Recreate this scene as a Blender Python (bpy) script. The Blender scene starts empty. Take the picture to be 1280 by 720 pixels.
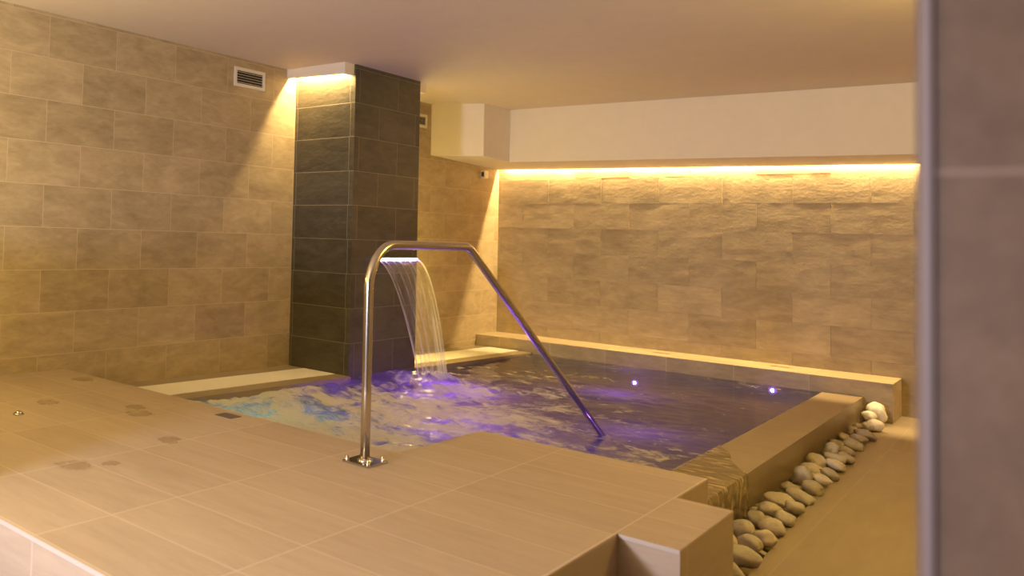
import bpy, bmesh, math, random
from mathutils import Vector, Matrix, Euler, noise

scene = bpy.context.scene
COL = scene.collection
R = random.Random(7)

# ------------------------------------------------------------------ helpers
def link(o, parent=None):
    COL.objects.link(o)
    if parent is not None:
        o.parent = parent
    return o

def mesh_obj(name, bm, mat, parent=None, smooth=False, angle=None):
    me = bpy.data.meshes.new(name)
    bm.normal_update()
    bm.to_mesh(me)
    bm.free()
    for m in (mat if isinstance(mat, (list, tuple)) else [mat]):
        me.materials.append(m)
    if smooth:
        for p in me.polygons:
            p.use_smooth = True
    o = bpy.data.objects.new(name, me)
    return link(o, parent)

def tag(o, label=None, cat=None, group=None, kind=None):
    if label: o['label'] = label
    if cat: o['category'] = cat
    if group: o['group'] = group
    if kind: o['kind'] = kind
    return o

def empty(name, loc):
    o = bpy.data.objects.new(name, None)
    o.location = loc
    o.empty_display_size = 0.05
    return link(o)

def bm_prism(pts, ztop, zbot, bm=None):
    """pts: ccw plan polygon; ztop may be a list or a number."""
    bm = bm or bmesh.new()
    n = len(pts)
    zt = ztop if isinstance(ztop, (list, tuple)) else [ztop] * n
    zb = zbot if isinstance(zbot, (list, tuple)) else [zbot] * n
    T = [bm.verts.new((p[0], p[1], z)) for p, z in zip(pts, zt)]
    B = [bm.verts.new((p[0], p[1], z)) for p, z in zip(pts, zb)]
    bm.faces.new(T)
    bm.faces.new(list(reversed(B)))
    for i in range(n):
        j = (i + 1) % n
        bm.faces.new((T[j], T[i], B[i], B[j]))
    return bm

def bm_box(x0, x1, y0, y1, z0, z1, bm=None):
    return bm_prism([(x0, y0), (x1, y0), (x1, y1), (x0, y1)], z1, z0, bm)

def bevel(bm, w, seg=2, angle=0.6):
    es = [e for e in bm.edges if len(e.link_faces) == 2 and e.calc_face_angle(0) > angle]
    bmesh.ops.bevel(bm, geom=es, offset=w, segments=seg, profile=0.5, affect='EDGES', clamp_overlap=True)
    return bm

def bm_tube(path, radius, seg=24, bm=None, cap=True):
    bm = bm or bmesh.new()
    P = [Vector(p) for p in path]
    up = None
    rings = []
    for i, p in enumerate(P):
        if i == 0: t = (P[1] - P[0])
        elif i == len(P) - 1: t = P[-1] - P[-2]
        else: t = (P[i + 1] - P[i]).normalized() + (P[i] - P[i - 1]).normalized()
        t.normalize()
        if up is None:
            up = Vector((1, 0, 0)) if abs(t.x) < 0.9 else Vector((0, 1, 0))
        a = (up - t * up.dot(t)).normalized()
        b = t.cross(a)
        up = a
        rings.append([bm.verts.new(p + (a * math.cos(2 * math.pi * k / seg) + b * math.sin(2 * math.pi * k / seg)) * radius) for k in range(seg)])
    for r0, r1 in zip(rings, rings[1:]):
        for k in range(seg):
            f = bm.faces.new((r0[k], r0[(k + 1) % seg], r1[(k + 1) % seg], r1[k]))
            f.smooth = True
    if cap:
        bm.faces.new(list(reversed(rings[0])))
        bm.faces.new(rings[-1])
    return bm

def bm_lathe(profile, seg=24, center=(0, 0, 0), bm=None):
    bm = bm or bmesh.new()
    cx, cy, cz = center
    rings = []
    for r, z in profile:
        if r < 1e-6:
            rings.append([bm.verts.new((cx, cy, cz + z))])
        else:
            rings.append([bm.verts.new((cx + r * math.cos(2 * math.pi * k / seg), cy + r * math.sin(2 * math.pi * k / seg), cz + z)) for k in range(seg)])
    for a, b in zip(rings, rings[1:]):
        for k in range(seg):
            k2 = (k + 1) % seg
            if len(a) == 1 and len(b) == 1: continue
            if len(a) == 1: f = bm.faces.new((a[0], b[k2], b[k]))
            elif len(b) == 1: f = bm.faces.new((a[k], a[k2], b[0]))
            else: f = bm.faces.new((a[k], a[k2], b[k2], b[k]))
            f.smooth = True
    bmesh.ops.recalc_face_normals(bm, faces=bm.faces[:])
    return bm

# ------------------------------------------------------------------ materials
def new_mat(name):
    m = bpy.data.materials.new(name)
    m.use_nodes = True
    nt = m.node_tree
    nt.nodes.clear()
    return m, nt

class N:
    def __init__(s, nt): s.nt = nt
    def __call__(s, typ, **kw):
        n = s.nt.nodes.new(typ)
        for k, v in kw.items():
            setattr(n, k, v)
        return n
    def l(s, a, b): s.nt.links.new(a, b)
    def math(s, op, a, b=None, c=None):
        n = s('ShaderNodeMath', operation=op)
        for i, v in enumerate((a, b, c)):
            if v is None: continue
            if isinstance(v, (int, float)): n.inputs[i].default_value = v
            else: s.l(v, n.inputs[i])
        return n.outputs[0]
    def mix(s, fac, a, b, blend='MIX'):
        n = s('ShaderNodeMix', data_type='RGBA', blend_type=blend)
        for sock, v in ((n.inputs[0], fac), (n.inputs[6], a), (n.inputs[7], b)):
            if isinstance(v, (int, float)): sock.default_value = v
            elif isinstance(v, tuple): sock.default_value = (*v, 1) if len(v) == 3 else v
            else: s.l(v, sock)
        return n.outputs[2]
    def ramp(s, fac, stops, interp='LINEAR'):
        n = s('ShaderNodeValToRGB')
        n.color_ramp.interpolation = interp
        el = n.color_ramp.elements
        while len(el) < len(stops): el.new(0.5)
        for e, (p, c) in zip(el, stops):
            e.position = p
            e.color = (*c, 1) if isinstance(c, tuple) else (c, c, c, 1)
        s.l(fac, n.inputs[0])
        return n.outputs[0]
    def noise(s, vec, scale, detail=4, rough=0.55, dist=0.0, w=None):
        n = s('ShaderNodeTexNoise', noise_dimensions='4D' if w is not None else '3D')
        s.l(vec, n.inputs['Vector'])
        n.inputs['Scale'].default_value = scale
        n.inputs['Detail'].default_value = detail
        n.inputs['Roughness'].default_value = rough
        n.inputs['Distortion'].default_value = dist
        if w is not None: s.l(w, n.inputs['W'])
        return n.outputs['Fac']

def tile_material(name, dark, light, grout, mode='box', uo=0.0, vo=0.0, w=0.6, h=0.3, offset=0.5,
                  rough=0.5, bump=0.25, mortar=0.0022, vein=(1.2, 3.2), contrast=1.0, spots=None, tint=0.12, joints=True, grain=0.0):
    """Stone-look tiles in running or stack bond, laid in world metres."""
    m, nt = new_mat(name)
    n = N(nt)
    out = n('ShaderNodeOutputMaterial')
    bs = n('ShaderNodeBsdfPrincipled')
    n.l(bs.outputs[0], out.inputs[0])
    tc = n('ShaderNodeTexCoord')
    sp = n('ShaderNodeSeparateXYZ')
    n.l(tc.outputs['Object'], sp.inputs[0])
    X, Y, Z = sp.outputs
    if mode == 'yz': U, V, D = Y, Z, X
    elif mode == 'xz': U, V, D = X, Z, Y
    elif mode == 'xy': U, V, D = X, Y, Z
    else:
        g = n('ShaderNodeNewGeometry')
        gs = n('ShaderNodeSeparateXYZ')
        n.l(g.outputs['True Normal'], gs.inputs[0])
        isx = n.math('GREATER_THAN', n.math('ABSOLUTE', gs.outputs[0]), 0.72)
        isz = n.math('GREATER_THAN', n.math('ABSOLUTE', gs.outputs[2]), 0.72)
        def sel(f, a, b):   # f ? b : a
            return n.math('ADD', n.math('MULTIPLY', n.math('SUBTRACT', 1.0, f), a), n.math('MULTIPLY', f, b))
        U = sel(isx, X, Y)
        V = sel(isz, Z, Y)
        V = sel(isz, Z, Y)
        D = sel(isz, sel(isx, Y, X), Z)
    u = n.math('SUBTRACT', U, uo)
    v = n.math('SUBTRACT', V, vo)
    cv = n('ShaderNodeCombineXYZ')
    n.l(u, cv.inputs[0]); n.l(v, cv.inputs[1])
    br = n('ShaderNodeTexBrick')
    br.offset = offset
    br.offset_frequency = 2
    br.squash = 1.0
    n.l(cv.outputs[0], br.inputs['Vector'])
    br.inputs['Color1'].default_value = (0, 0, 0, 1)
    br.inputs['Color2'].default_value = (1, 1, 1, 1)
    br.inputs['Mortar'].default_value = (0.5, 0.5, 0.5, 1)
    br.inputs['Scale'].default_value = 1.0
    br.inputs['Mortar Size'].default_value = mortar if joints else 0.0
    br.inputs['Mortar Smooth'].default_value = 0.35
    br.inputs['Bias'].default_value = 0.0
    br.inputs['Brick Width'].default_value = w
    br.inputs['Row Height'].default_value = h
    rnd = br.outputs['Color']
    rb = n('ShaderNodeRGBToBW')
    n.l(rnd, rb.inputs[0])
    rv = rb.outputs[0]
    # veins, a different cut of stone for each tile
    vv = n('ShaderNodeCombineXYZ')
    n.l(n.math('MULTIPLY', u, vein[0]), vv.inputs[0])
    n.l(n.math('MULTIPLY', v, vein[1]), vv.inputs[1])
    n.l(D, vv.inputs[2])
    wv = n.math('MULTIPLY', rv, 37.0)
    a = n.noise(vv.outputs[0], 2.4, 6, 0.62, 0.9, w=wv)
    b = n.noise(vv.outputs[0], 11.0, 5, 0.6, 0.5, w=wv)
    c = n.noise(cv.outputs[0], 90.0, 3, 0.6, 0.0)
    mixv = n.math('ADD', n.math('ADD', n.math('MULTIPLY', a, 0.62), n.math('MULTIPLY', b, 0.28)), n.math('MULTIPLY', c, 0.10))
    mixv = n.math('ADD', mixv, n.math('MULTIPLY', n.math('SUBTRACT', rv, 0.5), tint))
    lo, hi = 0.5 - 0.2 / contrast, 0.5 + 0.2 / contrast
    col = n.ramp(mixv, [(lo, dark), (hi, light)])
    if spots:
        f = None
        for (sx, sy, sr) in spots:
            dx = n.math('SUBTRACT', X, sx); dy = n.math('SUBTRACT', Y, sy)
            d = n.math('SQRT', n.math('ADD', n.math('MULTIPLY', dx, dx), n.math('MULTIPLY', dy, dy)))
            wob = n.math('MULTIPLY', n.math('SUBTRACT', n.noise(tc.outputs['Object'], 14.0, 3), 0.5), sr * 1.6)
            t = n('ShaderNodeMapRange'); t.clamp = True
            n.l(n.math('ADD', d, wob), t.inputs[0])
            t.inputs[1].default_value = sr; t.inputs[2].default_value = sr * 0.72
            f = t.outputs[0] if f is None else n.math('MAXIMUM', f, t.outputs[0])
        wet = n.mix(1.0, col, (0.74, 0.69, 0.62), 'MULTIPLY')
        col = n.mix(n.math('MULTIPLY', f, 0.6), col, wet)
        rg = n.math('SUBTRACT', rough, n.math('MULTIPLY', f, 0.25))
        n.l(rg, bs.inputs['Roughness'])
    else:
        rr = n.math('ADD', rough - 0.08, n.math('MULTIPLY', b, 0.16))
        n.l(rr, bs.inputs['Roughness'])
    if joints:
        col = n.mix(br.outputs['Fac'], col, grout)
    n.l(col, bs.inputs['Base Color'])
    hgt = n.math('ADD', n.math('MULTIPLY', b, 0.5), n.math('MULTIPLY', c, 0.25))
    if grain:
        hgt = n.math('ADD', hgt, n.math('MULTIPLY', n.noise(cv.outputs[0], 28.0, 6, 0.65), grain))
    if joints:
        hgt = n.math('SUBTRACT', hgt, n.math('MULTIPLY', br.outputs['Fac'], 0.8))
    bp = n('ShaderNodeBump')
    bp.inputs['Strength'].default_value = bump
    bp.inputs['Distance'].default_value = 0.006
    n.l(hgt, bp.inputs['Height'])
    n.l(bp.outputs[0], bs.inputs['Normal'])
    return m

def plain(name, color, rough=0.5, metal=0.0, bump=0.0, bscale=60, var=0.0):
    m, nt = new_mat(name)
    n = N(nt)
    out = n('ShaderNodeOutputMaterial'); bs = n('ShaderNodeBsdfPrincipled')
    n.l(bs.outputs[0], out.inputs[0])
    bs.inputs['Base Color'].default_value = (*color, 1)
    bs.inputs['Roughness'].default_value = rough
    bs.inputs['Metallic'].default_value = metal
    tc = n('ShaderNodeTexCoord')
    if var:
        f = n.noise(tc.outputs['Object'], 6.0, 5, 0.6, 0.4)
        lo = tuple(c * (1 - var) for c in color); hi = tuple(min(1, c * (1 + var)) for c in color)
        n.l(n.ramp(f, [(0.3, lo), (0.7, hi)]), bs.inputs['Base Color'])
    if bump:
        f = n.noise(tc.outputs['Object'], bscale, 4)
        bp = n('ShaderNodeBump'); bp.inputs['Strength'].default_value = bump; bp.inputs['Distance'].default_value = 0.003
        n.l(f, bp.inputs['Height']); n.l(bp.outputs[0], bs.inputs['Normal'])
    return m

def glow(name, color, strength):
    m, nt = new_mat(name)
    n = N(nt)
    out = n('ShaderNodeOutputMaterial'); e = n('ShaderNodeEmission')
    e.inputs[0].default_value = (*color, 1); e.inputs[1].default_value = strength
    n.l(e.outputs[0], out.inputs[0])
    return m

WARM = (1.0, 0.70, 0.30)
BEIGE_D, BEIGE_L, GROUT = (0.27, 0.205, 0.118), (0.52, 0.415, 0.262), (0.57, 0.465, 0.31)

M_left = tile_material('beige_wall_tile', BEIGE_D, BEIGE_L, GROUT, 'yz', uo=-6.71, vo=1.177, w=0.6, h=0.301, rough=0.5, bump=0.3)
M_back = tile_material('beige_relief_tile', BEIGE_D, BEIGE_L, GROUT, 'xz', uo=0.636, vo=1.06, w=0.609, h=0.295, rough=0.6, bump=0.5, joints=False, grain=0.8)
M_wall = tile_material('beige_box_tile', BEIGE_D, BEIGE_L, GROUT, 'box', uo=0.0, vo=1.06, w=0.6, h=0.3)
SPOTS = [(0.405, -6.595, .09), (0.894, -7.195, .08), (1.287, -6.857, .07), (1.417, -6.95, .10), (1.952, -7.194, .07), (2.03, -7.80, .09), (2.10, -7.66, .05)]
DK_D, DK_L = (0.36, 0.27, 0.18), (0.47, 0.365, 0.255)
M_deck = tile_material('beige_deck_tile', DK_D, DK_L, (0.60, 0.49, 0.36), 'box', uo=3.24, vo=-6.47, w=0.62, h=0.315, offset=0.0, rough=0.48, bump=0.12, vein=(0.8, 5.0), contrast=1.0, spots=SPOTS, mortar=0.0024)
M_floor = tile_material('beige_floor_tile', (0.265, 0.205, 0.135), (0.34, 0.268, 0.178), (0.37, 0.295, 0.20), 'xy', uo=4.015, vo=-0.53, w=0.6, h=1.2, offset=0.0, rough=0.5, bump=0.12, vein=(5.0, 0.8))
M_rim = tile_material('tan_rim_tile', (0.235, 0.175, 0.11), (0.305, 0.235, 0.15), (0.40, 0.32, 0.22), 'box', uo=-0.5, vo=-0.3, w=1.2, h=0.6, offset=0.0, rough=0.35, bump=0.1, vein=(0.8, 3.0), joints=False)
M_benchtop = tile_material('beige_bench_tile', BEIGE_D, BEIGE_L, GROUT, 'box', uo=0.30, vo=-0.26, w=0.6, h=0.62, offset=0.0, rough=0.5, bump=0.15)
M_pool = tile_material('grey_pool_tile', (0.09, 0.085, 0.085), (0.15, 0.14, 0.14), (0.18, 0.17, 0.17), 'box', uo=0, vo=0, w=0.6, h=0.3, rough=0.4, bump=0.1)
DARK_D, DARK_L, DARK_G = (0.034, 0.029, 0.018), (0.132, 0.112, 0.070), (0.26, 0.225, 0.15)
M_col_side = tile_material('dark_slate_side_tile', DARK_D, DARK_L, DARK_G, 'yz', uo=-3.33, vo=1.152, w=0.6, h=0.301, rough=0.42, bump=0.55, contrast=0.9)
M_col_front = tile_material('dark_slate_front_tile', DARK_D, DARK_L, DARK_G, 'xz', uo=0.022, vo=1.152, w=0.6, h=0.301, offset=0.985, rough=0.42, bump=0.7, contrast=0.9, grain=0.5)
M_pillar = tile_material('near_pillar_tile', (0.11, 0.066, 0.034), (0.195, 0.118, 0.065), (0.25, 0.16, 0.105), 'xz', uo=4.60, vo=1.562, w=0.9, h=0.6, rough=0.5, bump=0.2, vein=(3, 3), mortar=0.003)  # stone colour darkened to stand in for the shade on the pillar
M_trim = plain('pale_tile_trim', (0.50, 0.42, 0.34), 0.5)
M_pillartrim = plain('mauve_tile_trim', (0.15, 0.108, 0.092), 0.6)
M_ceil = plain('cream_ceiling_paint', (0.74, 0.65, 0.54), 0.85, bump=0.06, bscale=40, var=0.02)
M_beam = plain('cream_beam_paint', (0.82, 0.75, 0.64), 0.8, bump=0.06, bscale=40, var=0.02)
M_steel = plain('polished_steel', (0.58, 0.53, 0.46), 0.19, 1.0)
M_steel_d = plain('dark_polished_steel', (0.50, 0.47, 0.45), 0.10, 1.0)
M_white = plain('white_plastic', (0.72, 0.68, 0.60), 0.45)
M_grate = plain('white_grating_plastic', (0.80, 0.74, 0.64), 0.5)
M_black = plain('dark_void', (0.015, 0.013, 0.012), 0.8)
M_darkplate = plain('dark_marker', (0.09, 0.075, 0.06), 0.4)
M_pebble = [plain('pebble_stone_%d' % i, c, 0.6, bump=0.25, bscale=45, var=0.14) for i, c in enumerate([(0.54, 0.46, 0.35), (0.38, 0.32, 0.235), (0.46, 0.40, 0.32)])]
M_pebble_w = plain('pebble_white', (0.74, 0.68, 0.58), 0.55, bump=0.2, bscale=45, var=0.08)
M_strip = glow('warm_led', (1.0, 0.80, 0.45), 14.0)
M_purple = glow('violet_led', (0.80, 0.55, 1.0), 45.0)
M_violetglow = glow('violet_halo', (0.42, 0.12, 1.0), 1.6)
M_spoutled = glow('spout_led', (0.86, 0.68, 1.0), 9.0)

# ------------------------------------------------------------------ setting
ZW = 0.193                                   # water level
def ceil_z(x): return 3.005 - 0.019 * x
def ledge_z(y): return 0.209 + 0.0178 * (-0.5 - y)

# floor (lower level: walkway and the space in front of the deck)
fl = [(7.0, 0.0), (3.895, 0.0), (3.895, -0.517), (3.80, -0.53), (3.955, -5.40), (3.985, -6.14), (3.985, -6.6),
      (3.867, -6.76), (3.867, -8.37), (0.0, -8.37), (0.0, -14.0), (7.0, -14.0)]
tag(mesh_obj('floor', bm_prism(fl, 0.0, -0.35), M_floor), kind='structure')
# channel bed under the pebbles
tag(mesh_obj('trim_1', bm_prism([(3.694, -6.13), (3.99, -6.13), (3.955, -5.40), (3.80, -0.53), (3.79, -0.517), (3.694, -0.517)], -0.055, -0.35), M_rim), kind='structure')
# left wall, back wall backing, right wall, unseen front partition
tag(mesh_obj('wall_left', bm_box(-0.2, 0.0, -14.0, 0.2, -0.4, 3.2), M_left), kind='structure')
tag(mesh_obj('wall_right', bm_box(5.7, 5.9, -8.55, 0.2, -0.4, 3.2), M_wall), kind='structure')
tag(mesh_obj('wall_light_block', bm_box(0.0, 2.17, -9.2, -8.9, 0.0, 1.40), M_wall), kind='structure')  # added out of view, its height set to shape the anteroom light
# pillar on the near right: the opening's right jamb
pil = mesh_obj('wall_opening', bm_box(4.868, 5.9, -8.8, -8.55, 0.0, 3.0), M_pillar)
tag(pil, kind='structure')
bmt = bmesh.new()
prof = []
for i in range(7):
    a = math.pi / 2 * i / 6
    prof.append((4.879 - 0.012 * math.sin(a) , -8.803 + 0.012 * (1 - math.cos(a)) ))
pts = [(4.880, -8.803)] + [(4.8785 - 0.0125 * math.sin(math.pi / 2 * i / 6), -8.803 + 0.0125 * (1 - math.cos(math.pi / 2 * i / 6))) for i in range(7)] + [(4.866, -8.56), (4.8675, -8.56), (4.8675, -8.7995), (4.880, -8.7995)]
bm_prism(pts[::-1], 2.98, 0.0, bmt)
bmesh.ops.recalc_face_normals(bmt, faces=bmt.faces[:])
tag(mesh_obj('trim_2', bmt, M_pillartrim), kind='structure')

# back wall of relief tiles: each tile sits a little proud or tilted
bmb = bm_box(-0.2, 5.9, 0.012, 0.2, -0.4, 3.2)
x0, LB, HB, zb = 0.636, 0.609, 0.295, 1.06
for r in range(-4, 7):
    za, zc = zb + r * HB, zb + (r + 1) * HB
    off = 0.0 if r % 2 else 0.5
    k = -3
    while True:
        xa = x0 + LB * (k + off); xb = xa + LB; k += 1
        if xb <= 0.001: continue
        if xa >= 5.7: break
        xa, xb = max(xa, 0.0), min(xb, 5.7)
        g = 0.0007
        base = R.uniform(-0.001, 0.003)
        nx, nz = max(2, int((xb - xa) / 0.05)), 5
        ph = R.uniform(0, 100)
        d00, d10, d01, d11 = [base + R.uniform(-0.001, 0.0014) for _ in range(4)]
        grid = []
        for j in range(nz + 1):
            row = []
            for i in range(nx + 1):
                s, t = i / nx, j / nz
                X = xa + g + (xb - xa - 2 * g) * s
                Zz = za + g + (zc - za - 2 * g) * t
                d = (d00 * (1 - s) + d10 * s) * (1 - t) + (d01 * (1 - s) + d11 * s) * t
                d += 0.0012 * noise.noise(Vector((X * 7 + ph, Zz * 11, ph)))
                row.append(bmb.verts.new((X, -d, Zz)))
            grid.append(row)
        for j in range(nz):
            for i in range(nx):
                bmb.faces.new((grid[j][i], grid[j][i + 1], grid[j + 1][i + 1], grid[j + 1][i]))
        # sides of the tile
        loop = grid[0] + [rw[-1] for rw in grid[1:]] + grid[-1][-2::-1] + [rw[0] for rw in grid[-2:0:-1]]
        bk = [bmb.verts.new((v.co.x, 0.013, v.co.z)) for v in loop]
        L = len(loop)
        for i in range(L):
            j = (i + 1) % L
            bmb.faces.new((loop[j], loop[i], bk[i], bk[j]))
tag(mesh_obj('wall_back', bmb, M_back), kind='structure')

# ceiling: main slab over the pool room and over the anteroom
bmc = bm_prism([(-0.2, -14.0), (7.0, -14.0), (7.0, 0.2), (-0.2, 0.2)], [ceil_z(-0.2), ceil_z(7.0), ceil_z(7.0), ceil_z(-0.2)], 3.25)
bmesh.ops.recalc_face_normals(bmc, faces=bmc.faces[:])
tag(mesh_obj('ceiling', bmc, M_ceil), kind='structure')

# boxed beam in front of the back wall, with its deeper box in the corner
def sof_z(x, y): return 2.368 - 0.034 * y - 0.0194 * (x - 0.17)
bp_ = [(0.0, -1.63), (0.52, -1.40), (0.54, -0.83), (5.7, -0.76), (5.7, -0.047), (0.0, -0.047)]
bmm = bm_prism(bp_, [ceil_z(p[0]) + 0.02 for p in bp_], [sof_z(*p) for p in bp_])
# hollow above the cove: the beam's rear part stays open over the strip, so cut the slot by leaving y > -0.075 empty
bmesh.ops.recalc_face_normals(bmm, faces=bmm.faces[:])
bevel(bmm, 0.004)
tag(mesh_obj('beam', bmm, M_beam), kind='structure')
# small boxed lips at the head of the column, front and rear
for nm, ya, yb in (('soffit', -4.135, -4.105), ('soffit', -2.86, -2.83)):
    b = bm_prism([(0.0, ya), (0.66, ya), (0.66, yb), (0.0, yb)], ceil_z(0.3) + 0.02, [2.925, 2.895, 2.895, 2.925])
    # return side of the lip, back to the column
    yc, yd = (yb, -4.0) if ya < -4 else (-2.957, ya)
    bm_prism([(0.63, yc), (0.66, yc), (0.66, yd), (0.63, yd)], ceil_z(0.3) + 0.02, 2.896, b)
    tag(mesh_obj(nm, b, M_beam), kind='structure')

# dark slate column
bmcol = bm_box(0.0, 0.676, -4.0, -2.957, -0.3, 3.0)
for f in bmcol.faces:
    f.material_index = 1 if abs(f.normal.y) > 0.5 else 0
bmcol.normal_update()
for f in bmcol.faces:
    f.material_index = 1 if abs(f.normal.y) > 0.5 else 0
tag(mesh_obj('column', bmcol, [M_col_side, M_col_front]), kind='structure')

# raised tiled deck round the near side of the pool
dk = [(0.0, -8.37), (3.867, -8.37), (3.867, -6.76), (4.065, -6.76), (4.065, -6.128), (3.867, -6.128), (3.867, -5.71), (2.80, -5.71), (2.78, -6.462), (0.0, -6.475)]
bmd = bm_prism(dk, 0.464, -0.3)
bevel(bmd, 0.004)
tag(mesh_obj('pool_deck', bmd, M_deck), kind='structure')
# pale edge trims on the deck's front faces
tag(mesh_obj('trim_3', bm_box(0.0, 3.866, -8.373, -8.369, 0.448, 0.4635), M_trim), kind='structure')
tag(mesh_obj('trim_4', bm_box(3.87, 4.0645, -6.763, -6.759, 0.449, 0.4635), M_trim), kind='structure')

# ledges between the left wall and the water, in front of and behind the column
def ledge(name, ya, yb):
    def strip(xa, xb, dz, bm):
        return bm_prism([(xa, ya), (xb, ya), (xb, yb), (xa, yb)], [ledge_z(ya) + dz, ledge_z(ya) + dz, ledge_z(yb) + dz, ledge_z(yb) + dz], -0.3, bm)
    bm = bmesh.new()
    strip(0.0, 0.18, 0.0, bm); strip(0.18, 0.55, -0.03, bm); strip(0.55, 0.70, 0.0, bm)
    return tag(mesh_obj(name, bm, M_rim), kind='structure')
ledge('ledge', -6.47, -4.0)
ledge('ledge', -2.957, -0.517)

# bench along the back wall
bmn = bm_prism([(0.0, -0.517), (3.897, -0.517), (3.897, 0.0), (0.0, 0.0)], 0.342, -0.3)
bevel(bmn, 0.004)
tag(mesh_obj('pool_bench', bmn, M_benchtop), kind='structure')
# overflow rim wall on the right of the pool
bmr = bm_box(3.405, 3.694, -5.71, -0.517, -0.32, 0.200)
bevel(bmr, 0.006)
tag(mesh_obj('pool_rim', bmr, M_rim), kind='structure')
# pool basin: floor and a submerged seat
bmp = bm_box(0.55, 3.42, -6.48, -0.5, -0.75, -0.65)
tag(mesh_obj('pool_floor', bmp, M_pool), kind='structure')
bmw = bmesh.new()
bm_box(0.66, 3.405, -0.53, -0.519, -0.65, 0.17, bmw)
bm_box(0.702, 0.712, -6.46, -4.0, -0.65, 0.17, bmw)
bm_box(0.702, 0.712, -2.95, -0.53, -0.65, 0.17, bmw)
bm_box(3.393, 3.404, -5.71, -0.53, -0.65, 0.17, bmw)
tag(mesh_obj('pool_wall', bmw, M_pool), kind='structure')

# ------------------------------------------------------------------ water
def smooth(a, b, x):
    t = max(0.0, min(1.0, (x - a) / (b - a))); return t * t * (3 - 2 * t)
def gauss(x, y, cx, cy, s, sy=None):
    sy = sy or s
    return math.exp(-((x - cx) / s) ** 2 - ((y - cy) / sy) ** 2)
FALL = (1.06, -3.26)
def turb(x, y):
    t = 0.22 + 0.9 * gauss(x, y, 1.2, -5.4, 1.0, 1.1) + 0.8 * gauss(x, y, FALL[0], FALL[1], 0.8) + 0.5 * gauss(x, y, 2.2, -4.8, 0.9) + 0.28 * gauss(x, y, 2.35, -2.4, 0.6, 0.4) + 0.25 * gauss(x, y, 2.95, -3.6, 0.4, 0.7)
    return min(1.0, t) * (1 - 0.75 * smooth(2.2, 3.4, x) * smooth(-3.6, -2.2, y))
def fbm(v, o=5): return noise.fractal(v, 1.0, 2.1, o)
def water_h(x, y):
    t = turb(x, y)
    h = 0.020 * t * fbm(Vector((x * 3.0, y * 3.0, 1.3)), 4) + 0.010 * t * fbm(Vector((x * 9, y * 9, 4.2)), 3)
    h += 0.0007 * noise.noise(Vector((x * 5 + y * 2, y * 14, 7.0)))
    h += 0.085 * gauss(x, y, FALL[0], FALL[1], 0.30, 0.26) * (1 + 0.5 * fbm(Vector((x * 7, y * 7, 2.2)), 4))
    h += 0.030 * gauss(x, y, 1.15, -5.3, 0.75, 0.7) * (1 + 0.6 * fbm(Vector((x * 3.2, y * 3.2, 5.0)), 4))
    h += 0.022 * smooth(0.35, 0.9, t) * fbm(Vector((x * 6.5 + 0.6 * fbm(Vector((x * 3, y * 3, 1.0)), 2), y * 6.5, 11.0)), 4)
    h += 0.055 * math.exp(-((x - 0.70) / 0.30) ** 2) * smooth(-6.6, -6.2, y) * (1 - smooth(-3.5, -2.9, y)) * (1 + 0.5 * fbm(Vector((x * 5, y * 4, 6.0)), 3))
    return max(h, -0.02)
def foam(x, y):
    wx = x + 0.22 * fbm(Vector((x * 2.0, y * 2.0, 9.0)), 3)
    wy = y + 0.22 * fbm(Vector((x * 2.0, y * 2.0, 19.0)), 3)
    s = fbm(Vector((wx * 2.3 + wy * 0.6, wy * 2.3 - wx * 0.3, 3.3)), 6)          # clouds
    st = fbm(Vector((wx * 1.3 - wy * 0.4, wy * 4.6 + wx * 1.2, 8.1)), 6)         # streaks drifting away from the fall
    d = 0.74 * gauss(x, y, 1.2, -5.45, 1.0, 1.05) + 0.75 * gauss(x, y, FALL[0] + 0.15, FALL[1], 0.45, 0.35)
    d += 0.62 * gauss(x, y, 2.2, -5.1, 0.8, 0.9) + 0.55 * gauss(x, y, 1.8, -4.0, 0.9, 0.8)
    d += 0.62 * gauss(x, y, 3.25, -5.0, 0.4, 0.7) + 0.30 * gauss(x, y, 2.3, -3.3, 0.8, 0.35)
    d += 0.30 * gauss(x, y, 1.5, -2.3, 0.6, 0.5)
    f = 0.78 * d - 0.10 + 0.75 * (0.6 * s + 0.6 * st)
    f += 0.35 * math.exp(-((x - 0.75) / 0.28) ** 2) * (1 - smooth(-4.6, -3.6, y))
    f *= 1 - smooth(2.0, 3.2, x) * smooth(-3.9, -2.6, y)
    f *= 1 - 0.9 * smooth(-1.8, -1.0, y)
    return max(0.0, min(1.0, f))

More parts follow.
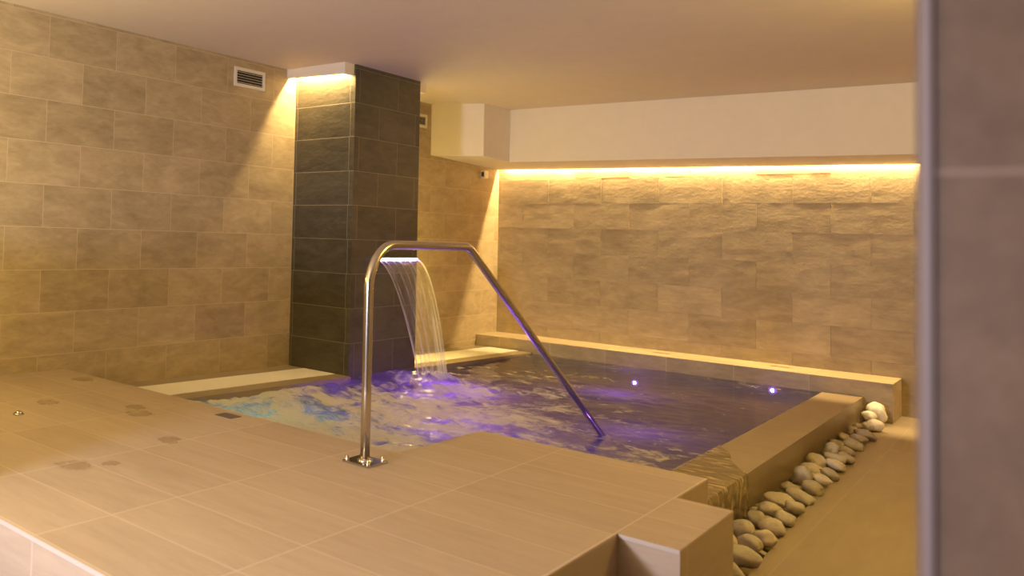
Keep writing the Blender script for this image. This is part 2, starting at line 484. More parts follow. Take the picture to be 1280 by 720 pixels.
def water_material():
    m, nt = new_mat('pool_water')
    n = N(nt)
    out = n('ShaderNodeOutputMaterial')
    tc = n('ShaderNodeTexCoord')
    # fine ripples
    mp = n('ShaderNodeMapping'); n.l(tc.outputs['Object'], mp.inputs[0]); mp.inputs['Scale'].default_value = (3.0, 13.0, 1.0)
    mp.inputs['Rotation'].default_value = (0, 0, 0.35)
    r1 = n.noise(mp.outputs[0], 1.6, 5, 0.55, 0.6)
    r2 = n.noise(tc.outputs['Object'], 26.0, 4, 0.6, 0.3)
    hh = n.math('ADD', n.math('MULTIPLY', r1, 0.7), n.math('MULTIPLY', r2, 0.3))
    tb = n('ShaderNodeAttribute', attribute_name='turb')
    bp = n('ShaderNodeBump'); bp.inputs['Distance'].default_value = 0.012
    n.l(n.math('ADD', 0.04, n.math('MULTIPLY', tb.outputs['Fac'], 0.7)), bp.inputs['Strength'])
    n.l(hh, bp.inputs['Height'])
    fr = n('ShaderNodeFresnel'); fr.inputs['IOR'].default_value = 1.33; n.l(bp.outputs[0], fr.inputs['Normal'])
    gl = n('ShaderNodeBsdfGlossy'); gl.inputs['Roughness'].default_value = 0.015; gl.inputs['Color'].default_value = (1, 1, 1, 1)
    n.l(bp.outputs[0], gl.inputs['Normal'])
    tr = n('ShaderNodeBsdfTransparent'); tr.inputs['Color'].default_value = (0.38, 0.41, 0.45, 1)
    # air bubbles make the body of the water milky
    dfm = n('ShaderNodeBsdfDiffuse'); dfm.inputs['Color'].default_value = (0.27, 0.25, 0.23, 1)
    tlm = n('ShaderNodeBsdfTranslucent'); tlm.inputs['Color'].default_value = (0.62, 0.58, 0.66, 1)
    milk = n('ShaderNodeMixShader'); milk.inputs[0].default_value = 0.80
    n.l(dfm.outputs[0], milk.inputs[1]); n.l(tlm.outputs[0], milk.inputs[2])
    body = n('ShaderNodeMixShader'); n.l(n.math('ADD', 0.02, n.math('MULTIPLY', tb.outputs['Fac'], 0.42)), body.inputs[0])
    n.l(tr.outputs[0], body.inputs[1]); n.l(milk.outputs[0], body.inputs[2])
    surf = n('ShaderNodeMixShader')
    n.l(fr.outputs[0], surf.inputs[0]); n.l(body.outputs[0], surf.inputs[1]); n.l(gl.outputs[0], surf.inputs[2])
    # foam
    at = n('ShaderNodeAttribute', attribute_name='foam')
    fn = n.noise(mp.outputs[0], 2.4, 7, 0.65, 0.9)
    fn2 = n.noise(tc.outputs['Object'], 38.0, 5, 0.65, 0.4)
    fc = n.noise(tc.outputs['Object'], 6.0, 7, 0.62, 1.6)
    fm = n.math('ADD', at.outputs['Fac'], n.math('ADD', n.math('MULTIPLY', n.math('SUBTRACT', fc, 0.5), 2.1), n.math('ADD', n.math('MULTIPLY', n.math('SUBTRACT', fn, 0.5), 0.9), n.math('MULTIPLY', n.math('SUBTRACT', fn2, 0.5), 0.5))))
    mr = n('ShaderNodeMapRange'); mr.clamp = True; mr.interpolation_type = 'SMOOTHSTEP'
    n.l(fm, mr.inputs[0]); mr.inputs[1].default_value = 0.12; mr.inputs[2].default_value = 0.80
    mask = n.math('MULTIPLY', mr.outputs[0], 0.92)
    fd = n('ShaderNodeBsdfDiffuse'); fd.inputs['Color'].default_value = (0.57, 0.53, 0.43, 1)
    ft = n('ShaderNodeBsdfTranslucent'); ft.inputs['Color'].default_value = (0.70, 0.68, 0.72, 1)
    fb = n('ShaderNodeBump'); fb.inputs['Strength'].default_value = 0.8; fb.inputs['Distance'].default_value = 0.04
    n.l(n.math('ADD', n.math('MULTIPLY', fc, 1.2), n.math('MULTIPLY', fn, 0.5)), fb.inputs['Height']); n.l(fb.outputs[0], fd.inputs['Normal'])
    fx = n('ShaderNodeMixShader'); fx.inputs[0].default_value = 0.04
    n.l(fd.outputs[0], fx.inputs[1]); n.l(ft.outputs[0], fx.inputs[2])
    fin = n('ShaderNodeMixShader')
    n.l(mask, fin.inputs[0]); n.l(surf.outputs[0], fin.inputs[1]); n.l(fx.outputs[0], fin.inputs[2])
    n.l(fin.outputs[0], out.inputs[0])
    return m
M_water = water_material()

def inside(x, y):
    if x > 2.795 and y < -5.70: return False
    return True
bmW = bmesh.new()
lay = bmW.verts.layers.float.new('foam')
lat = bmW.verts.layers.float.new('turb')
st = 0.022
xs = [0.66 + st * i for i in range(int((3.415 - 0.66) / st) + 2)]
ys = [-6.47 + st * i for i in range(int((6.47 - 0.519) / st) + 1)] + [-0.519]
xs[-1] = 3.407
V = {}
for i, x in enumerate(xs):
    for j, y in enumerate(ys):
        if not inside(x - st, y + st): continue
        edge = min(1.0, max(0.0, (3.405 - x) / 0.15)) * 0.9 + 0.1
        v = bmW.verts.new((x, y, ZW + water_h(x, y) * edge + (0.010 if x > 3.37 else 0.0) * 0))
        v[lay] = foam(x, y)
        v[lat] = turb(x, y)
        V[i, j] = v
for i in range(len(xs) - 1):
    for j in range(len(ys) - 1):
        q = [V.get(k) for k in ((i, j), (i + 1, j), (i + 1, j + 1), (i, j + 1))]
        if all(q):
            f = bmW.faces.new(q); f.smooth = True
tag(mesh_obj('pool_water', bmW, M_water), 'bubbling pool water with beige foam and violet glow', 'water', kind='stuff')

# thin sheet of water spilling over the near end of the rim
def spill_material():
    m, nt = new_mat('spilling_water')
    n = N(nt)
    out = n('ShaderNodeOutputMaterial'); tc = n('ShaderNodeTexCoord')
    mp = n('ShaderNodeMapping'); n.l(tc.outputs['Object'], mp.inputs[0]); mp.inputs['Scale'].default_value = (5, 22, 9); mp.inputs['Rotation'].default_value = (0, 0, -0.5)
    a = n.noise(mp.outputs[0], 1.5, 4, 0.55, 0.8)
    bp = n('ShaderNodeBump'); bp.inputs['Strength'].default_value = 0.45; bp.inputs['Distance'].default_value = 0.012
    n.l(a, bp.inputs['Height'])
    fr = n('ShaderNodeFresnel'); fr.inputs[0].default_value = 1.33; n.l(bp.outputs[0], fr.inputs['Normal'])
    gl = n('ShaderNodeBsdfGlossy'); gl.inputs['Roughness'].default_value = 0.08; n.l(bp.outputs[0], gl.inputs['Normal'])
    tr = n('ShaderNodeBsdfTransparent'); tr.inputs[0].default_value = (0.98, 0.97, 0.95, 1)
    mx = n('ShaderNodeMixShader'); n.l(fr.outputs[0], mx.inputs[0]); n.l(tr.outputs[0], mx.inputs[1]); n.l(gl.outputs[0], mx.inputs[2])
    df = n('ShaderNodeBsdfDiffuse'); n.l(n.ramp(a, [(0.40, (0.35, 0.26, 0.16)), (0.54, (0.46, 0.35, 0.22)), (0.66, (0.68, 0.55, 0.37))]), df.inputs[0])  # ripple highlights put into the diffuse colour as pale streaks on tan
    mk = n.math('ADD', 0.34, n.math('MULTIPLY', n.ramp(a, [(0.46, 0.0), (0.62, 1.0)]), 0.3))
    m2 = n('ShaderNodeMixShader'); n.l(mk, m2.inputs[0]); n.l(mx.outputs[0], m2.inputs[1]); n.l(df.outputs[0], m2.inputs[2])
    n.l(m2.outputs[0], out.inputs[0])
    return m
bmS = bmesh.new()
prev = None
ns = 90
for j in range(ns + 1):
    y = -5.705 + 2.05 * j / ns
    reach = max(0.0, min(1.0, (-3.66 - y + 0.06 * noise.noise(Vector((y * 4, 0, 0)))) / 0.70))
    row = []
    path = [(3.385, ZW + 0.004)] + [(3.41 + 0.28 * i / 12, 0.2055) for i in range(13)] + [(3.697, 0.203), (3.704, 0.19), (3.705, 0.12), (3.704, 0.04), (3.702, -0.05)]
    full = reach >= 0.97
    for q, (x, z) in enumerate(path):
        if not full:
            xm = 3.39 + 0.30 * reach
            if x > xm: x, z = xm, 0.2005
        dz = 0.006 * abs(noise.noise(Vector((x * 9 + y * 6, y * 20, 3.0)))) if q > 0 else 0
        row.append(bmS.verts.new((x + (0.006 * noise.noise(Vector((y * 25, z * 8, 1.0))) if q > 14 and full else 0), y, z + (dz if q < 15 else 0))))
    if prev:
        for a in range(len(row) - 1):
            f = bmS.faces.new((prev[a], prev[a + 1], row[a + 1], row[a])); f.smooth = True
    prev = row
bmS.normal_update()
if sum(f.normal.z for f in bmS.faces) < 0:
    bmesh.ops.reverse_faces(bmS, faces=bmS.faces[:])
tag(mesh_obj('overflow_water', bmS, spill_material()), 'thin rippling water spilling over the pool rim beside the deck corner', 'water', kind='stuff')

# ------------------------------------------------------------------ waterfall
wf = empty('waterfall', (0.676, -3.38, 1.25))
tag(wf, 'arched sheet of falling water from a lit spout on the dark column', 'waterfall')
def child(name, bm, mat, parent, smooth=False):
    """part modelled in world metres, hung on an Empty at the thing's base"""
    base = parent
    loc = Vector((0, 0, 0))
    while base is not None:
        loc += base.location; base = base.parent
    bmesh.ops.translate(bm, verts=bm.verts[:], vec=-loc)
    return mesh_obj(name, bm, mat, parent, smooth)
SY0, SY1, SZ = -3.73, -3.05, 1.285
b = bm_box(0.677, 0.735, SY0 - 0.02, SY1 + 0.02, SZ - 0.022, SZ + 0.018)
bevel(b, 0.003)
sp = child('spout', b, M_steel, wf)
b = bm_box(0.7352, 0.741, SY0, SY1, SZ - 0.010, SZ + 0.009)
child('light_strip', b, M_spoutled, sp)

def sheet_material():
    m, nt = new_mat('falling_water')
    n = N(nt)
    out = n('ShaderNodeOutputMaterial')
    at = n('ShaderNodeAttribute', attribute_name='across')
    dn = n('ShaderNodeAttribute', attribute_name='down')
    cb = n('ShaderNodeCombineXYZ')
    n.l(n.math('MULTIPLY', at.outputs['Fac'], 9.0), cb.inputs[0]); n.l(n.math('MULTIPLY', dn.outputs['Fac'], 1.1), cb.inputs[1])
    a = n.noise(cb.outputs[0], 1.3, 3, 0.55, 0.35)
    cb2 = n('ShaderNodeCombineXYZ')
    n.l(n.math('MULTIPLY', at.outputs['Fac'], 60.0), cb2.inputs[0]); n.l(n.math('MULTIPLY', dn.outputs['Fac'], 2.0), cb2.inputs[1])
    c = n.noise(cb2.outputs[0], 1.0, 3, 0.6, 0.2)
    bp = n('ShaderNodeBump'); bp.inputs['Strength'].default_value = 0.8; bp.inputs['Distance'].default_value = 0.02
    n.l(n.math('ADD', a, n.math('MULTIPLY', c, 0.3)), bp.inputs['Height'])
    fr = n('ShaderNodeFresnel'); fr.inputs[0].default_value = 1.33; n.l(bp.outputs[0], fr.inputs['Normal'])
    gl = n('ShaderNodeBsdfGlossy'); gl.inputs['Roughness'].default_value = 0.08; n.l(bp.outputs[0], gl.inputs['Normal'])
    tr = n('ShaderNodeBsdfTransparent'); tr.inputs[0].default_value = (0.93, 0.93, 0.94, 1)
    mx = n('ShaderNodeMixShader'); n.l(fr.outputs[0], mx.inputs[0]); n.l(tr.outputs[0], mx.inputs[1]); n.l(gl.outputs[0], mx.inputs[2])
    df = n('ShaderNodeBsdfDiffuse'); df.inputs[0].default_value = (0.85, 0.82, 0.80, 1)
    tl = n('ShaderNodeBsdfTranslucent'); tl.inputs[0].default_value = (0.85, 0.82, 0.85, 1)
    dd = n('ShaderNodeMixShader'); dd.inputs[0].default_value = 0.5; n.l(df.outputs[0], dd.inputs[1]); n.l(tl.outputs[0], dd.inputs[2])
    # white threads: strong at the rolled edges of the sheet, loose in the middle
    ed = n.math('ABSOLUTE', n.math('SUBTRACT', at.outputs['Fac'], 0.5))
    edge = n('ShaderNodeMapRange'); edge.clamp = True; n.l(ed, edge.inputs[0]); edge.inputs[1].default_value = 0.44; edge.inputs[2].default_value = 0.5
    th = n.ramp(n.math('ADD', n.math('MULTIPLY', a, 0.75), n.math('MULTIPLY', c, 0.25)), [(0.46, 0.0), (0.68, 0.58)])
    low = n('ShaderNodeMapRange'); low.clamp = True; n.l(dn.outputs['Fac'], low.inputs[0]); low.inputs[1].default_value = 0.78; low.inputs[2].default_value = 1.05
    mk = n.math('MINIMUM', n.math('ADD', n.math('ADD', th, n.math('MULTIPLY', edge.outputs[0], 0.5)), n.math('ADD', 0.04, n.math('MULTIPLY', low.outputs[0], 0.25))), 0.9)
    m2 = n('ShaderNodeMixShader'); n.l(mk, m2.inputs[0]); n.l(mx.outputs[0], m2.inputs[1]); n.l(dd.outputs[0], m2.inputs[2])
    n.l(m2.outputs[0], out.inputs[0])
    return m
b = bmesh.new()
la = b.verts.layers.float.new('across'); ld = b.verts.layers.float.new('down')
NU, NT = 60, 48
LND0, LND1 = (1.03, -3.44), (1.13, -3.12)
G = []
for k in range(NT + 1):
    s = k / NT
    row = []
    for i in range(NU + 1):
        u = i / NU
        y_top = SY0 + (SY1 - SY0) * u
        xl = LND0[0] + (LND1[0] - LND0[0]) * u
        yl = LND0[1] + (LND1[1] - LND0[1]) * u
        x = 0.738 + (xl - 0.738) * s
        y = y_top + (yl - y_top) * s ** 1.25
        z = SZ - 0.004 - (SZ - 0.19) * s ** 2
        x += 0.012 * s * noise.noise(Vector((u * 6, s * 1.5, 0.5))) + 0.006 * noise.noise(Vector((u * 14, s * 1.2, 3.5))) * min(1, s * 4)
        v = b.verts.new((x, y, z)); v[la] = u; v[ld] = s
        row.append(v)
    G.append(row)
for k in range(NT):
    for i in range(NU):
        f = b.faces.new((G[k][i], G[k + 1][i], G[k + 1][i + 1], G[k][i + 1])); f.smooth = True
child('water_sheet', b, sheet_material(), wf)

# ------------------------------------------------------------------ handrail
RX, RY0 = 2.777, -6.735
hr = empty('handrail', (RX, RY0, 0.464))
tag(hr, 'bent stainless steel handrail rising from the deck into the pool', 'handrail')
def arc(c, r, a0, a1, k):
    return [(RX, c[0] + r * math.cos(math.radians(a0 + (a1 - a0) * i / k)), c[1] + r * math.sin(math.radians(a0 + (a1 - a0) * i / k))) for i in range(k + 1)]
ZT = 1.447
path = [(RX, RY0, 0.466), (RX, RY0, 0.8), (RX, RY0, 1.1), (RX, RY0, 1.2)]
path += arc((RY0 + 0.20, ZT - 0.20), 0.20, 180, 90, 14)
slope = math.degrees(math.atan2(1.408 - 0.283, 5.79 - 4.139))
yb_ = -5.86
rb = 0.16
path += [(RX, -6.3, ZT)]
a_end = 90 - slope
path += arc((yb_ - 0.03, ZT - rb), rb, 90, a_end, 10)
ly, lz_ = path[-1][1], path[-1][2]
dy, dz = math.cos(math.radians(slope)), -math.sin(math.radians(slope))
Ls = 2.30
for k in (0.25, 0.5, 0.75, 1.0):
    path.append((RX, ly + dy * Ls * k, lz_ + dz * Ls * k))
child('rail_tube', bm_tube(path, 0.0215, 28), M_steel, hr)
b = bm_box(RX - 0.072, RX + 0.072, RY0 - 0.072, RY0 + 0.072, 0.4645, 0.4725)
bevel(b, 0.003)
child('base_plate', b, M_steel_d, hr)
b = bm_lathe([(0.034, 0.0), (0.034, 0.003), (0.027, 0.008), (0.0225, 0.012), (0.0, 0.012)], 28, (RX, RY0, 0.4725))
child('collar', b, M_steel, hr)
for sx in (-1, 1):
    for sy in (-1, 1):
        c = (RX + sx * 0.056, RY0 + sy * 0.056, 0.4725)
        b = bm_lathe([(0.010, 0.0), (0.010, 0.008), (0.0075, 0.009), (0.0075, 0.014), (0.0065, 0.019), (0.004, 0.022), (0.0, 0.0228)], 16, c)
        child('bolt', b, M_steel, hr)

# ------------------------------------------------------------------ gutter gratings
def grating(label, ya, yb):
    g = empty('gutter_grating', (0.365, (ya + yb) / 2, ledge_z((ya + yb) / 2)))
    tag(g, label, 'grating', 'white gutter gratings along the left wall')
    b = bmesh.new()
    nb = int((yb - ya) / 0.024)
    for i in range(nb):
        y = ya + (i + 0.5) * (yb - ya) / nb
        z = ledge_z(y)
        bm_box(0.186, 0.544, y - 0.0078, y + 0.0078, z - 0.018, z + 0.003, b)
    child('slats', b, M_grate, g)
    for xa in (0.24, 0.365, 0.49):
        b = bm_prism([(xa - 0.006, ya), (xa + 0.006, ya), (xa + 0.006, yb), (xa - 0.006, yb)],
                     [ledge_z(ya) - 0.006, ledge_z(ya) - 0.006, ledge_z(yb) - 0.006, ledge_z(yb) - 0.006],
                     [ledge_z(ya) - 0.0295, ledge_z(ya) - 0.0295, ledge_z(yb) - 0.0295, ledge_z(yb) - 0.0295])
        child('spine', b, M_grate, g)
    return g
grating('white gutter grating between the deck and the front of the dark column', -6.44, -4.01)
grating('white gutter grating between the dark column and the back bench', -2.945, -0.53)

# ------------------------------------------------------------------ wall vents
def vent(label, ya, yb, za, zb_):
    v = empty('air_vent', (0.0, (ya + yb) / 2, (za + zb_) / 2))
    tag(v, label, 'air vent', 'white louvred vents high on the left wall')
    fw = 0.028
    b = bmesh.new()
    for (a, bb, c, d) in ((ya, yb, za, za + fw), (ya, yb, zb_ - fw, zb_), (ya, ya + fw, za + fw, zb_ - fw), (yb - fw, yb, za + fw, zb_ - fw)):
        bm_box(0.0, 0.014, a, bb, c, d, b)
    child('frame', b, M_white, v)
    child('backing', bm_box(0.0005, 0.002, ya + fw, yb - fw, za + fw, zb_ - fw), M_black, v)
    ns_ = 5
    for i in range(ns_):
        z = za + fw + (i + 0.5) * (zb_ - za - 2 * fw) / ns_
        b = bm_prism([(0.003, ya + fw), (0.013, ya + fw), (0.013, yb - fw), (0.003, yb - fw)], [z + 0.004, z - 0.002, z - 0.002, z + 0.004], [z + 0.0025, z - 0.004, z - 0.004, z + 0.0025])
        child('slat', b, M_white, v)
vent('white louvred air vent high on the left wall before the dark column', -4.835, -4.445, 2.755, 2.924)
vent('white louvred air vent mostly hidden behind the dark column', -2.14, -1.735, 2.72, 2.868)

# ------------------------------------------------------------------ wall sensor
s = empty('wall_sensor', (0.0, -0.42, 2.29))
tag(s, 'tiny white box sensor high on the left wall near the back corner', 'sensor')
b = bm_box(0.001, 0.055, -0.475, -0.385, 2.245, 2.335); bevel(b, 0.006)
child('housing', b, M_white, s)
b = bm_box(0.012, 0.045, -0.4775, -0.4752, 2.262, 2.32)
child('lens', b, M_black, s)

# ------------------------------------------------------------------ marks and fittings on deck and bench
s = empty('deck_button', (1.062, -7.491, 0.464))
tag(s, 'small round chrome push button set in the deck near the left wall', 'button')
child('ring', bm_lathe([(0.0, 0.0), (0.030, 0.0), (0.030, 0.004), (0.026, 0.008), (0.019, 0.008), (0.018, 0.004), (0.0, 0.004)], 28, (1.062, -7.491, 0.4645)), M_steel, s)
child('push_cap', bm_lathe([(0.017, 0.0), (0.017, 0.010), (0.010, 0.014), (0.0, 0.015)], 24, (1.062, -7.491, 0.4685)), M_steel, s)
s = empty('marker_plate', (1.754, -6.58, 0.464))
tag(s, 'small dark metal marker plate set at the deck edge by the foam', 'plate')
b = bm_box(1.695, 1.815, -6.622, -6.538, 0.4645, 0.4675); bevel(b, 0.001)
child('plate', b, M_darkplate, s)
b = bmesh.new()
for k in range(3):
    bm_box(1.712 + k * 0.032, 1.732 + k * 0.032, -6.60, -6.562, 0.4676, 0.4682, b)
child('lines', b, M_pillartrim, s)
for (x, y, lb) in ((1.969, -0.235, 'small illegible dark marking plate on the middle of the bench top'), (3.018, -0.20, 'small illegible dark marking plate near the right end of the bench top')):
    s = empty('marking_plate', (x, y, 0.342))
    tag(s, lb, 'marking plate', 'marking plates on the bench top')
    b = bmesh.new()
    for k in range(7):
        xx = x - 0.07 + k * 0.021
        bm_box(xx, xx + 0.013, y - 0.02, y + 0.02, 0.3431, 0.3438, b)
    child('lettering', b, M_darkplate, s)
    b = bm_box(x - 0.085, x + 0.085, y - 0.035, y + 0.035, 0.3422, 0.3431)
    child('plate', b, M_rim, s)

# ------------------------------------------------------------------ underwater lights on the bench wall
for (x, z, lb) in ((1.808, 0.035, 'violet underwater spotlight glowing near the middle of the back bench'), (3.022, 0.150, 'violet underwater spotlight glowing near the right rim of the pool')):
    s = empty('pool_light', (x, -0.531, z))
    tag(s, lb, 'pool light', 'violet spotlights under water')
    b = bm_lathe([(0.0, 0.0), (0.034, 0.0), (0.034, 0.006), (0.024, 0.009), (0.0, 0.009)], 28, (0, 0, 0))
    bmesh.ops.transform(b, matrix=Matrix.Translation((x, -0.531, z)) @ Matrix.Rotation(math.pi / 2, 4, 'X'), verts=b.verts[:])
    child('halo_ring', b, M_violetglow, s)  # glowing ring added to stand in for the lamp's halo in the water
    b = bm_lathe([(0.016, 0.0), (0.013, 0.005), (0.0, 0.007)], 24, (0, 0, 0))
    bmesh.ops.transform(b, matrix=Matrix.Translation((x, -0.540, z)) @ Matrix.Rotation(math.pi / 2, 4, 'X'), verts=b.verts[:])
    child('lens', b, M_purple, s)

# ------------------------------------------------------------------ LED strips in the coves
def led(name, label, x0_, x1_, y, z):
    s = bm_box(x0_, x1_, y - 0.006, y + 0.006, z, z + 0.010)
    o = mesh_obj(name, s, M_strip)
    tag(o, label, 'light strip')
    return o
b = bm_box(-2.83, 2.75, -0.048, -0.022, 0.0, 0.010)
bmesh.ops.transform(b, matrix=Matrix.Translation((2.85, 0, 2.394)) @ Matrix.Rotation(0.0194, 4, 'Y'), verts=b.verts[:])
tag(mesh_obj('light_strip', b, M_strip), 'warm glowing light strip in the cove above the back wall', 'light strip')
led('light_strip', 'warm glowing light strip behind the lip before the dark column', 0.02, 0.62, -4.055, 2.987)
led('light_strip', 'warm glowing light strip behind the lip beyond the dark column', 0.02, 0.62, -2.90, 2.987)

# ------------------------------------------------------------------ pebbles
def pebble_mesh(seed):
    b = bmesh.new()
    bmesh.ops.create_icosphere(b, subdivisions=3, radius=1.0)
    rr = random.Random(seed)
    off = Vector((rr.uniform(0, 50), rr.uniform(0, 50), rr.uniform(0, 50)))
    e = rr.uniform(2.0, 2.6)
    for v in b.verts:
        p = v.co.copy()
        d = (abs(p.x) ** e + abs(p.y) ** e + abs(p.z) ** e) ** (-1 / e)
        p = p * d
        p *= 1 + 0.34 * noise.noise(p * 1.0 + off) + 0.12 * noise.noise(p * 2.1 + off)
        v.co = p
    for f in b.faces: f.smooth = True
    me = bpy.data.meshes.new('pebble')
    b.to_mesh(me); b.free()
    return me
PM = [pebble_mesh(s) for s in range(9)]
def pebble(x, y, z, sx, sy, sz, rx, ry, rz, label, mat=None, k=None):
    me = PM[k if k is not None else R.randrange(9)].copy()
    me.materials.clear(); me.materials.append(mat or R.choice(M_pebble))
    o = bpy.data.objects.new('pebble', me)
    o.location = (x, y, z); o.scale = (sx, sy, sz); o.rotation_euler = (rx, ry, rz)
    link(o)
    return tag(o, label, 'pebble', 'pale pebbles in the channel beside the pool rim')
COMMON = 'smooth pale beige pebble among others in the channel beside the pool rim'
# x, y, length, width, height, turn, tilt, label
PB = [
 (3.915, -5.55, .060, .050, .045, 0.4, 0.2, 'pale rounded pebble nearest the front of the channel by the deck block'),
 (3.890, -5.30, .085, .052, .045, 0.6, 0.15, 'large oblong pale pebble lying close to the deck block corner'),
 (3.790, -5.12, .055, .060, .050, 0.2, 0.1, None),
 (3.880, -5.07, .048, .050, .040, 1.2, 0.1, None),
 (3.800, -4.86, .060, .062, .055, 0.8, 0.3, None),
 (3.910, -4.93, .050, .050, .040, 1.0, 0.2, None),
 (3.800, -4.60, .048, .050, .042, 0.2, 0.2, None),
 (3.890, -4.68, .052, .058, .050, 1.3, 0.3, None),
 (3.810, -4.36, .055, .052, .038, 0.3, 0.1, None),
 (3.900, -4.47, .045, .050, .036, 0.5, 0.2, None),
 (3.800, -4.09, .078, .060, .042, 0.1, 0.05, 'flat oval pale pebble lying level and proud on the others, midway along the channel'),
 (3.895, -4.21, .050, .045, .038, 1.1, 0.2, None),
 (3.860, -3.88, .082, .045, .032, -0.5, 0.25, 'long flat pebble tilted towards the walkway edge'),
 (3.770, -3.72, .042, .050, .035, 0.3, 0.2, None),
 (3.790, -3.44, .045, .055, .065, 0.2, 0.5, 'egg shaped pebble standing upright against the pool rim wall'),
 (3.875, -3.63, .058, .055, .040, -0.2, 0.2, None),
 (3.880, -3.39, .058, .045, .030, -0.3, 0.2, None),
 (3.790, -3.14, .062, .060, .052, 0.2, 0.2, None),
 (3.880, -3.16, .045, .050, .035, 0.8, 0.2, None),
 (3.785, -2.86, .066, .060, .048, -0.5, 0.3, None),
 (3.775, -2.47, .042, .050, .068, 0.1, 0.3, 'pointed upright pebble leaning on the pool rim wall'),
 (3.830, -2.65, .068, .055, .032, -0.1, 0.15, None),
 (3.875, -2.86, .060, .050, .032, -0.2, 0.2, None),
 (3.875, -2.56, .055, .050, .034, 0.4, 0.3, None),
 (3.820, -2.25, .062, .058, .036, 0.0, 0.1, None),
 (3.765, -2.02, .050, .050, .030, 0.1, 0.1, None),
 (3.855, -2.00, .068, .065, .045, 0.3, 0.2, None),
 (3.850, -1.72, .055, .055, .034, 0.2, 0.2, None),
 (3.765, -1.72, .040, .055, .035, 0.6, 0.1, None),
 (3.840, -1.50, .072, .065, .040, 0.1, 0.2, None),
 (3.755, -1.42, .040, .055, .042, 0.4, 0.3, None),
 (3.745, -1.18, .032, .045, .030, 0.2, 0.1, None),
 (3.800, -1.12, .038, .050, .032, 0.6, 0.2, None),
]
PB = [list(p) for p in PB]
for it in range(40):                     # let neighbours settle beside each other
    for i in range(len(PB)):
        for j in range(i + 1, len(PB)):
            p, q = PB[i], PB[j]
            d = Vector((q[0] - p[0], q[1] - p[1]))
            need = 0.98 * (sum(p[2:5]) + sum(q[2:5])) / 3
            if d.length < need:
                m = d.normalized() * (need - d.length) * 0.5
                for t, sg in ((p, -1), (q, 1)):
                    t[0] = min(max(t[0] + sg * m.x, 3.694 + t[2] * 0.95), 3.80 - 0.0318 * (t[1] + 0.53) + 0.02 - t[2] * 0.5)
                    t[1] = min(t[1] + sg * m.y, -1.10)
for (x, y, a, b_, c, rz, ty, lb) in PB:
    pebble(x, y, 0.032 + (0.02 if c > 0.06 else 0) + R.uniform(-0.006, 0.01), a, b_, c, R.uniform(-.15, .15), ty, rz, lb or COMMON)
pebble(3.835, -1.02, 0.045, .055, .075, .052, .1, -.2, .3, 'pale cream pebble just in front of the white stone at the bench end', M_pebble_w, 2)
pebble(3.775, -0.80, 0.085, .050, .062, .040, .2, .3, .5, 'small white pebble tucked beside the tall white stone at the bench end', M_pebble_w, 4)
pebble(3.800, -0.645, 0.095, .068, .075, .085, .1, -.1, .2, 'tall rounded white stone, largest pebble, leaning against the bench end', M_pebble_w, 6)
# under layer that fills the channel
done = [(o.location.copy(), sum(o.scale) / 3) for o in COL.objects if o.name.startswith('pebble')]
for k in range(2600):
    y = R.uniform(-6.05, -0.60)
    xe = 3.80 - 0.0318 * (y + 0.53)
    a, b_, c = R.uniform(.036, .05), R.uniform(.042, .06), R.uniform(.026, .034)
    x = R.uniform(3.694 + 0.045, xe - 0.045)
    p = Vector((x, y, R.uniform(-0.024, -0.008)))
    r = (a + b_ + c) / 3
    if any((p - q).length < 0.95 * (r + rq) for q, rq in done): continue
    done.append((p, r))
    pebble(p.x, p.y, p.z, a, b_, c, R.uniform(-.3, .3), R.uniform(-.3, .3), R.uniform(-.8, .8), COMMON)

# ------------------------------------------------------------------ lights
def area(name, loc, size, size_y, power, color, rot=(0, 0, 0), spread=math.pi):
    d = bpy.data.lights.new(name, 'AREA')
    d.shape = 'RECTANGLE'; d.size = size; d.size_y = size_y
    d.energy = power; d.color = color; d.spread = spread
    o = bpy.data.objects.new(name, d); o.location = loc; o.rotation_euler = rot
    return link(o)
def point(name, loc, power, color, rad=0.03):
    d = bpy.data.lights.new(name, 'POINT'); d.energy = power; d.color = color; d.shadow_soft_size = rad
    o = bpy.data.objects.new(name, d); o.location = loc
    return link(o)
area('cove_light_back', (2.85, -0.014, 2.392), 5.5, 0.010, 155, WARM, rot=(0, 0.0194, 0))
area('cove_light_column', (0.32, -4.055, 2.982), 0.6, 0.012, 22, WARM)
area('cove_light_column_rear', (0.32, -2.90, 2.982), 0.6, 0.012, 20, WARM)
# added warm fill lights without a known source, for walls, ceiling, deck and walkway
ROOM = (1.0, 0.74, 0.17)
point('warm_fill', (2.4, -9.7, 1.85), 92, ROOM, 0.45)
point('warm_fill_left', (0.55, -8.1, 1.85), 24, ROOM, 0.12)
point('warm_fill_right', (5.2, -4.6, 2.7), 62, ROOM, 0.15)
point('warm_fill_rear', (0.44, -2.66, 1.0), 34, ROOM, 0.10)
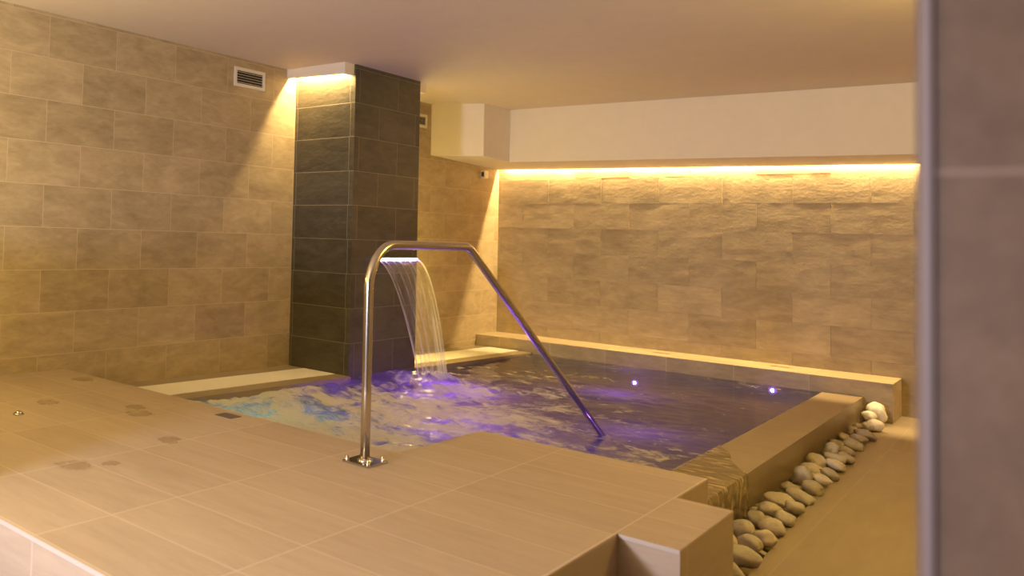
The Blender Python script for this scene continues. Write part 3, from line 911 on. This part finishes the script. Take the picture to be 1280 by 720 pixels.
# neutral lamp of the room behind the opening, plus an added ceiling fill
area('anteroom_lamp', (2.75, -11.2, 1.45), 0.35, 0.35, 76, (0.92, 0.98, 1.50), rot=(math.radians(88), 0, 0))
point('anteroom_low_fill', (3.5, -11.5, 1.2), 25, (1.0, 0.88, 0.74), 0.2)
# violet and pale lights under water
VIO = (0.36, 0.10, 1.0)
for (x, y, z, p) in ((1.40, -3.40, -0.04, 11), (1.35, -3.85, -0.06, 6), (1.95, -4.3, -0.1, 6), (2.3, -5.9, -0.12, 5), (2.1, -4.75, -0.15, 7), (1.81, -0.75, 0.03, 1.4), (3.0, -0.75, 0.10, 0.6), (2.25, -2.3, -0.06, 6), (2.9, -3.7, -0.12, 5), (2.7, -4.9, -0.15, 4)):
    point('pool_lamp_violet', (x, y, z), p, VIO, 0.0)
point('pool_lamp_pale', (1.2, -5.6, -0.25), 9, (0.38, 1.0, 0.62), 0.0)
area('spout_lamp', (0.755, (SY0 + SY1) / 2, SZ + 0.014), 0.64, 0.012, 2.0, (0.62, 0.34, 1.0), rot=(math.radians(-24), 0, math.pi / 2), spread=math.radians(80))

# ------------------------------------------------------------------ world, camera, view
w = bpy.data.worlds.new('World'); scene.world = w
w.use_nodes = True
bg = w.node_tree.nodes.get('Background') or w.node_tree.nodes.new('ShaderNodeBackground')
bg.inputs[0].default_value = (1.0, 0.8, 0.62, 1); bg.inputs[1].default_value = 0.08

cd = bpy.data.cameras.new('camera')
cam = bpy.data.objects.new('camera', cd); link(cam)
cam.location = (4.973, -9.876, 1.482)
cam.rotation_euler = (math.radians(92.218), math.radians(-1.786), math.radians(46.720))
cd.sensor_width = 36.0
cd.lens = 1026.56 / 1280 * 36.0
cd.shift_x = (640 - 248.70) / 1280
cd.shift_y = -(360 - 249.55) / 1280
cd.clip_start = 0.05
cd.dof.use_dof = True
cd.dof.focus_distance = 5.6
cd.dof.aperture_fstop = 2.2
scene.camera = cam

scene.view_settings.view_transform = 'Standard'
scene.view_settings.look = 'None'
scene.view_settings.exposure = 0.6
scene.view_settings.gamma = 1.0
scene.view_settings.use_curve_mapping = False
scene.cycles.use_denoising = True
scene.cycles.max_bounces = 10
scene.cycles.transparent_max_bounces = 12
scene.cycles.caustics_reflective = False
scene.cycles.caustics_refractive = False
